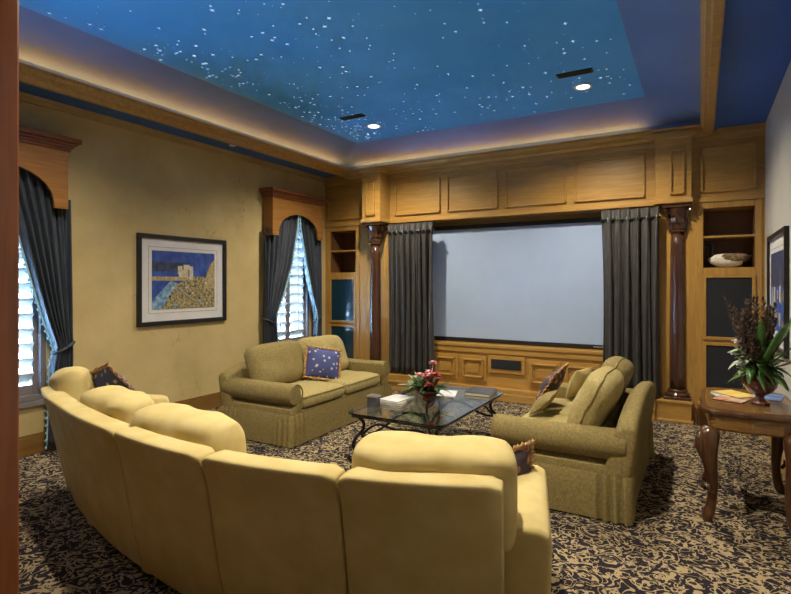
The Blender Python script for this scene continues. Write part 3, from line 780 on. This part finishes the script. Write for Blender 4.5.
# feet
for k, u in ((0, .05), (1, 0), (2, 0), (3, 0), (4, 0), (4, .95)):
    for o in (.28, .88):
        p = SP(k, u, o, 0); MB().lathe([(.022, 0), (.03, .05)], (p.x, p.y, 0), 10).build('foot', CARVED, sofa)
pillow('throw_pillow', (-3.72, 2.36, .49), T(-.06, 0, .27) @ facing(PI, .6, .35), .54, .46, .15, FLORN, 'navy floral throw pillow at the left end of the curved sofa', RUFFLE, 8)
pillow('throw_pillow', (-.84, 2.66, .49), T(0, 0, .13) @ facing(-PI/2-.5, .25, .2), .22, .24, .10, FLORD, 'dark floral throw pillow with rust fringe at the right end of the curved sofa', RUFFLE, 9)

# ---------------------------------------------------------------- coffee table
GLASS, nt, b = new_mat('table_glass'); b.inputs['Transmission Weight'].default_value = 1; b.inputs['Roughness'].default_value = .03; b.inputs['IOR'].default_value = 1.5; b.inputs['Base Color'].default_value = (.80, .92, .92, 1)
ct = thing('coffee_table', 'glass-topped coffee table on dark scrolled iron legs between the sofas', 'coffee table', (-2.275, 4.63, 0))
a, c = .485, .80
def rr(a, c, r, n=6):
    out = []
    for sx, sy, s0 in ((1, 1, 0), (-1, 1, PI/2), (-1, -1, PI), (1, -1, 1.5*PI)):
        for i in range(n+1):
            q = s0+i*PI/2/n; out.append((sx*(a-r)+r*math.cos(q), sy*(c-r)+r*math.sin(q)))
    return out
MB().prism(rr(a, c, .10), lambda x, y, d: (x, y, d), .438, .450).build('glass_top', GLASS, ct, bevel=.003)
m = MB(); pts = [(x, y, .425) for x, y in rr(a-.03, c-.03, .10)]; pts.append(pts[0]); m.tube(pts, .012, 8); m.build('top_rim', IRON, ct, smooth=True)
def scroll(sx, sy):
    pts = []
    dx, dy = sx*(a-.10), sy*(c-.12); ux, uy = sx*.6, sy*.8
    S = [(.07, .415), (.02, .40), (-.03, .34), (-.02, .27), (.04, .21), (.06, .14), (.02, .07), (.03, .02), (.07, .012), (.10, .035), (.085, .06)]
    for o, z in S: pts.append((dx+ux*o*1.1, dy+uy*o*1.1, z))
    # smooth
    out = []
    for i in range(len(pts)-1):
        p0 = Vector(pts[max(i-1, 0)]); p1 = Vector(pts[i]); p2 = Vector(pts[i+1]); p3 = Vector(pts[min(i+2, len(pts)-1)])
        for j in range(4):
            q = j/4; out.append(.5*((2*p1)+(p2-p0)*q+(2*p0-5*p1+4*p2-p3)*q*q+(3*p1-p0-3*p2+p3)*q**3))
    out.append(Vector(pts[-1])); return out
for sx in (-1, 1):
    for sy in (-1, 1):
        m = MB(); m.tube(scroll(sx, sy), .016, 8); m.build('leg', IRON, ct, smooth=True)
for s in (-1, 1):
    m = MB(); pts = []
    for i in range(25):
        q = i/24; y = lerp(-c+.14, c-.14, q); pts.append((s*(a-.10)*(1-1.1*math.sin(q*PI)), y, .30-.10*math.cos(q*4*PI)*.9))
    m.tube(pts, .012, 8); m.build('stretcher', IRON, ct, smooth=True)
for s in (-1, 1):
    m = MB(); pts = []
    for i in range(21):
        q = i/20; x = lerp(-a+.10, a-.10, q); pts.append((x, s*(c-.14), .22+.14*math.sin(q*PI)+.04*math.sin(q*3*PI)))
    m.tube(pts, .011, 8); m.build('apron_scroll', IRON, ct, smooth=True)
# things on the coffee table
def book(loc, rz, w_, d_, h_, mat, label, group, name='book', cat='book'):
    t = thing(name, label, cat, loc, rz, group)
    m = MB(); m.box(-w_/2, w_/2, -d_/2, d_/2, 0, .003); m.box(-w_/2, w_/2, -d_/2, d_/2, h_-.003, h_); m.box(-w_/2, -w_/2+.004, -d_/2, d_/2, 0, h_); m.build('cover', mat, t)
    MB().box(-w_/2+.004, w_/2-.004, -d_/2+.004, d_/2-.004, .003, h_-.003).build('pages', PAPER, t)
C_GREY = mottled('grey_cover', (.20, .20, .21), (.40, .39, .38), 12, .4); C_DK = mottled('dark_cover', (.03, .03, .04), (.07, .07, .09), 12, .4)
C_BL = mottled('blue_cover', (.05, .12, .45), (.25, .40, .75), 9, .35); C_RD = mottled('red_cover', (.45, .10, .06), (.70, .62, .50), 14, .35); C_YL = mottled('yellow_cover', (.75, .50, .05), (.85, .70, .30), 10, .35); C_WH = mottled('white_cover', (.55, .55, .60), (.80, .80, .84), 12, .3); C_OLD = mottled('tan_cover', (.45, .35, .22), (.55, .46, .33), 9, .5)
book((-2.56, 4.42, .451), .15, .24, .32, .022, C_GREY, 'grey book at the bottom of the pile on the coffee table', 'coffee table books')
book((-2.55, 4.42, .474), -.1, .22, .29, .018, C_WH, 'pale book on top of the pile on the coffee table', 'coffee table books')
book((-1.99, 5.22, .451), .1, .26, .34, .03, C_DK, 'dark flat book on the far end of the glass coffee table', 'coffee table books')
book((-2.30, 4.98, .451), .3, .24, .30, .012, C_WH, 'white magazine lying beside the flowers on the coffee table', None, 'magazine', 'magazine')
t = thing('candle_box', 'small dark square box on the near left corner of the coffee table', 'box', (-2.65, 4.16, .451))
MB().box(-.045, .045, -.045, .045, 0, .09).build('box_body', C_DK, t, bevel=.004); MB().box(-.05, .05, -.05, .05, .09, .105).build('lid', SILVER, t, bevel=.003)

def leafblade(m, base, az, L, w_, rise, droop, mi=0, n=8, fold=.25):
    rings = []
    d = Vector((math.cos(az), math.sin(az), 0)); sd = Vector((-math.sin(az), math.cos(az), 0))
    for i in range(n+1):
        u = i/n; ww = w_*math.sin(PI*min(1, u*.92+.08))**.8*.5+.0008
        p = Vector(base)+d*(L*math.cos(rise)*u)+Vector((0, 0, L*math.sin(rise)*u-droop*L*u*u))
        rings.append([p-sd*ww+Vector((0, 0, ww*fold)), p+Vector((0, 0, 0)), p+sd*ww+Vector((0, 0, ww*fold)), p+Vector((0, 0, -.0015))])
    m.loft(rings, mi=mi)
def blossom(m, c, r, mi=0, seed=0):
    rnd = random.Random(seed)
    for k in range(9):
        az = k*2.4; leafblade(m, c, az, r*rnd.uniform(.8, 1.1), r*.75, .9-.1*k, .25, mi, 4, .5)
t = thing('flower_arrangement', 'low arrangement of red flowers and green leaves on the coffee table', 'flowers', (-2.33, 4.66, .451)); t.scale = (1.2, 1.2, 1.15)
MB().lathe([(.05, 0), (.055, .01), (.04, .025), (.09, .06), (.10, .085), (.09, .09), (.07, .08), (.0, .08)], seg=24).build('bowl', URN, t, smooth=True)
rnd = random.Random(3); m = MB()
for k in range(46): leafblade(m, (rnd.uniform(-.04, .04), rnd.uniform(-.04, .04), .08), rnd.uniform(0, 6.3), rnd.uniform(.12, .24), .045, rnd.uniform(.1, 1.2), rnd.uniform(.1, .5))
m.build('foliage', LEAF, t, smooth=True)
m = MB()
for k in range(26):
    az = rnd.uniform(2.2, 4.6); leafblade(m, (-.05+rnd.uniform(-.03, .03), rnd.uniform(-.05, .05), .10), az, rnd.uniform(.12, .2), .055, rnd.uniform(.3, 1.3), .2)
m.build('pale_leaves', LEAFP, t, smooth=True)
for k in range(11):
    m = MB(); cpt = (rnd.uniform(-.04, .12), rnd.uniform(-.11, .10), rnd.uniform(.10, .24)); blossom(m, cpt, .05, 0, k)
    m.tube([(0, 0, .08), (cpt[0]*.6, cpt[1]*.6, .12), cpt], .003, 5, 0)
    m.build('blossom', RED if k % 3 else PINK, t, smooth=True)
m = MB(); blossom(m, (.03, .03, .31), .045, 0, 44); m.tube([(0, 0, .08), (.02, .02, .2), (.03, .03, .31)], .004, 5); m.build('blossom', PINK, t, smooth=True)

# ---------------------------------------------------------------- side table with carved legs
st = thing('console_table', 'carved mahogany side table with curved legs against the right wall', 'side table', (.283, 4.54, 0))
hw, hd = .285, .46
def lobed(a, c, k=.018, n=80):
    out = []
    for i in range(n):
        q = 2*PI*i/n; cx, cy = math.cos(q), math.sin(q); p = 5.0
        r = 1/((abs(cx)**p+abs(cy)**p)**(1/p)); s = 1+k*math.cos(8*q)
        out.append((a*cx*r*s, c*cy*r*s))
    return out
MB().prism(lobed(hw-.03, hd-.03), lambda x, y, d: (x, y, d), .758, .765).build('inlaid_panel', TABLETOP, st)
m = MB(); m.loft([[(x, y, z) for x, y in lobed(hw*f, hd*g)] for z, f, g in ((.715, .93, .95), (.722, .97, .985), (.735, 1.0, 1.0), (.748, 1.0, 1.0), (.758, .985, .99))]); m.build('top', CARVED, st, smooth=False)
m = MB(); m.loft([[(x, y, z) for x, y in lobed(hw*f, hd*g)] for z, f, g in ((.615, .84, .90), (.63, .87, .92), (.66, .88, .93), (.70, .89, .94), (.715, .93, .95))]); m.build('apron', TABLETOP, st, bevel=.003)
def cab(sx, sy):
    pts = [(0, .64, .035), (.012, .60, .050), (.030, .54, .052), (.028, .47, .044), (.010, .38, .034), (-.008, .28, .026), (-.012, .20, .023), (-.002, .12, .023), (.016, .06, .026), (.035, .025, .030), (.050, .012, .022), (.060, .014, .012)]
    bx, by = sx*(hw-.065), sy*(hd-.07); q = []
    for o, z, r in pts: q.append((bx+sx*o*.75, by+sy*o*.75, z))
    m = MB(); m.tube(q, [p[2]*1.35 for p in pts], 12)
    lg = m.build('leg', CARVED, st, smooth=True, sub=1)
    m = MB(); m.tube([(bx+sx*.060, by+sy*.050, .60), (bx+sx*.072, by+sy*.060, .56), (bx+sx*.070, by+sy*.058, .50), (bx+sx*.052, by+sy*.044, .43), (bx+sx*.040, by+sy*.034, .39)], [.012, .026, .028, .016, .006], 8)
    m.build('knee_carving', CARVED, lg, smooth=True)
    for s in (-1, 1):
        m = MB(); m.tube([(bx+sx*.02*(1+s)+sx*(-.012), by+sy*.02*(1-s)+sy*(-.012), .20), (bx+sx*(.018+.018*(1+s)), by+sy*(.018+.018*(1-s)), .225), (bx+sx*(.015+.015*(1+s)), by+sy*(.015+.015*(1-s)), .26)], [.012, .015, .006], 6)
        m.build('leaf_carving', CARVED, lg, smooth=True)
for sx in (-1, 1):
    for sy in (-1, 1): cab(sx, sy)

# magazines fanned on side table
mg = [((.18, 4.60, .7655), .25, C_WH, 'white-covered magazine lying flat at the left edge of the side table'), ((.20, 4.50, .7705), -.35, C_RD, 'red and cream magazine overlapping the white one on the side table'), ((.22, 4.66, .7755), .75, C_YL, 'yellow-topped magazine nearest the urn foot on the side table'), ((.42, 4.72, .7655), -.2, C_BL, 'blue magazine to the right of the urn on the side table')]
for (l, rz, mt, lb) in mg: book(l, rz, .19, .25, .0045, mt, lb, 'magazines on the side table', 'magazine', 'magazine')

# planted urn
t = thing('potted_arrangement', 'tall leafy arrangement with dark plumes in an oxblood urn on the side table', 'plant', (.355, 4.42, .766))
MB().lathe([(.055, 0), (.060, .012), (.045, .025), (.025, .045), (.028, .06), (.07, .085), (.10, .125), (.108, .165), (.095, .20), (.075, .215), (.085, .23), (.078, .232), (.066, .215), (0, .21)], seg=32).build('urn', URN, t, smooth=True)
rnd = random.Random(12)
def clampx(m, lim=.225):
    for v in m.bm.verts:
        if v.co.x > lim-.06: v.co.x = lim-.06+.06*math.tanh((v.co.x-lim+.06)/.12)
    return m
m = MB()
for k in range(110): leafblade(m, (rnd.uniform(-.05, .05), rnd.uniform(-.05, .05), rnd.uniform(.20, .30)), rnd.uniform(0, 6.3), rnd.uniform(.10, .20), rnd.uniform(.04, .065), rnd.uniform(-.4, 1.1), rnd.uniform(.2, .7))
clampx(m).build('leaves', LEAF, t, smooth=True)
m = MB()
for k in range(40): leafblade(m, (rnd.uniform(-.10, .02), rnd.uniform(-.05, .05), rnd.uniform(.20, .40)), rnd.uniform(2.0, 4.6), rnd.uniform(.06, .11), .045, rnd.uniform(-.3, .9), rnd.uniform(.1, .5))
clampx(m).build('pale_leaves', LEAFP, t, smooth=True)
for az, L, rs in ((.5, .62, 1.05), (-.4, .55, .85), (1.2, .6, 1.2), (-1.1, .55, 1.0), (-1.6, .5, 1.2), (0, .45, .5)):
    m = MB(); leafblade(m, (0, 0, .21), az, L, .06, rs, .15, 0, 12); clampx(m).build('blade_leaf', LEAF, t, smooth=True)
for k in range(42):
    az = rnd.uniform(0, 6.3); ln = rnd.uniform(.0, .17); H_ = rnd.uniform(.46, .74)
    top_ = Vector((math.cos(az)*ln-.07, math.sin(az)*ln, H_)); m = MB()
    m.tube([(0, 0, .2), tuple(top_*.6), tuple(top_)], [.003, .0025, .0015], 5)
    for j in range(46):
        q = .50+.50*j/46; p = top_*q; a2 = rnd.uniform(0, 6.3); L = .050*(1-(q-.50)*1.3)+.010
        leafblade(m, p, a2, L*1.15, .015, .9, .1, 0, 2)
    clampx(m).build('plume', PLUME, t, smooth=True)
for k, (x, y, z) in enumerate(((-.13, -.02, .42), (-.15, .03, .33), (-.12, -.05, .27))):
    m = MB(); blossom(m, (x, y, z), .045, 0, 70+k); m.tube([(0, 0, .2), (x, y, z)], .003, 5); m.build('blossom', C_WH, t, smooth=True)

# ---------------------------------------------------------------- goose decoy
WHF = mottled('white_feathers', (.62, .58, .50), (.75, .72, .65), 30, .8); BRF = mottled('brown_feathers', (.10, .06, .03), (.26, .17, .09), 26, .8, lo=.45, hi=.55); BKF = mottled('black_feathers', (.012, .012, .012), (.03, .03, .028), 20, .6)
t = thing('goose_decoy', 'painted goose decoy with white breast on the right bookcase shelf', 'decoy', (.27, 7.13, 1.781)); t.scale = (1.05, 1.05, 1.15)
def ell(cx, rx, ry, rz, cz, x0, x1, zc=None, n=14, seg=16):
    rings = []
    for i in range(n+1):
        u = lerp(x0, x1, i/n); s = math.sqrt(max(.0005, 1-u*u)); rings.append([(cx+rx*u, ry*s*math.cos(2*PI*k/seg), cz+rz*s*math.sin(2*PI*k/seg)+(.02*u*u if u > 0 else .01*u*u)) for k in range(seg)])
    return rings
m = MB(); m.loft(ell(0, .19, .075, .070, .072, -.99, .7)); m.build('body', WHF, t, smooth=True)
m = MB(); m.loft(ell(.03, .17, .078, .058, .085, -.75, .99)); m.build('wings', BRF, t, smooth=True)
m = MB(); m.tube([(-.14, 0, .09), (-.155, 0, .13), (-.15, 0, .17), (-.145, 0, .20), (-.155, 0, .225), (-.18, 0, .23), (-.20, 0, .222)], [.035, .024, .018, .019, .027, .024, .012], 12); m.build('neck_and_head', BKF, t, smooth=True)
MB().tube([(-.20, 0, .222), (-.225, 0, .216), (-.245, 0, .212)], [.012, .009, .004], 8).build('bill', BKF, t, smooth=True)
MB().tube([(.18, 0, .10), (.23, 0, .12)], [.03, .012], 8, flat=.4).build('tail', BKF, t, smooth=True)
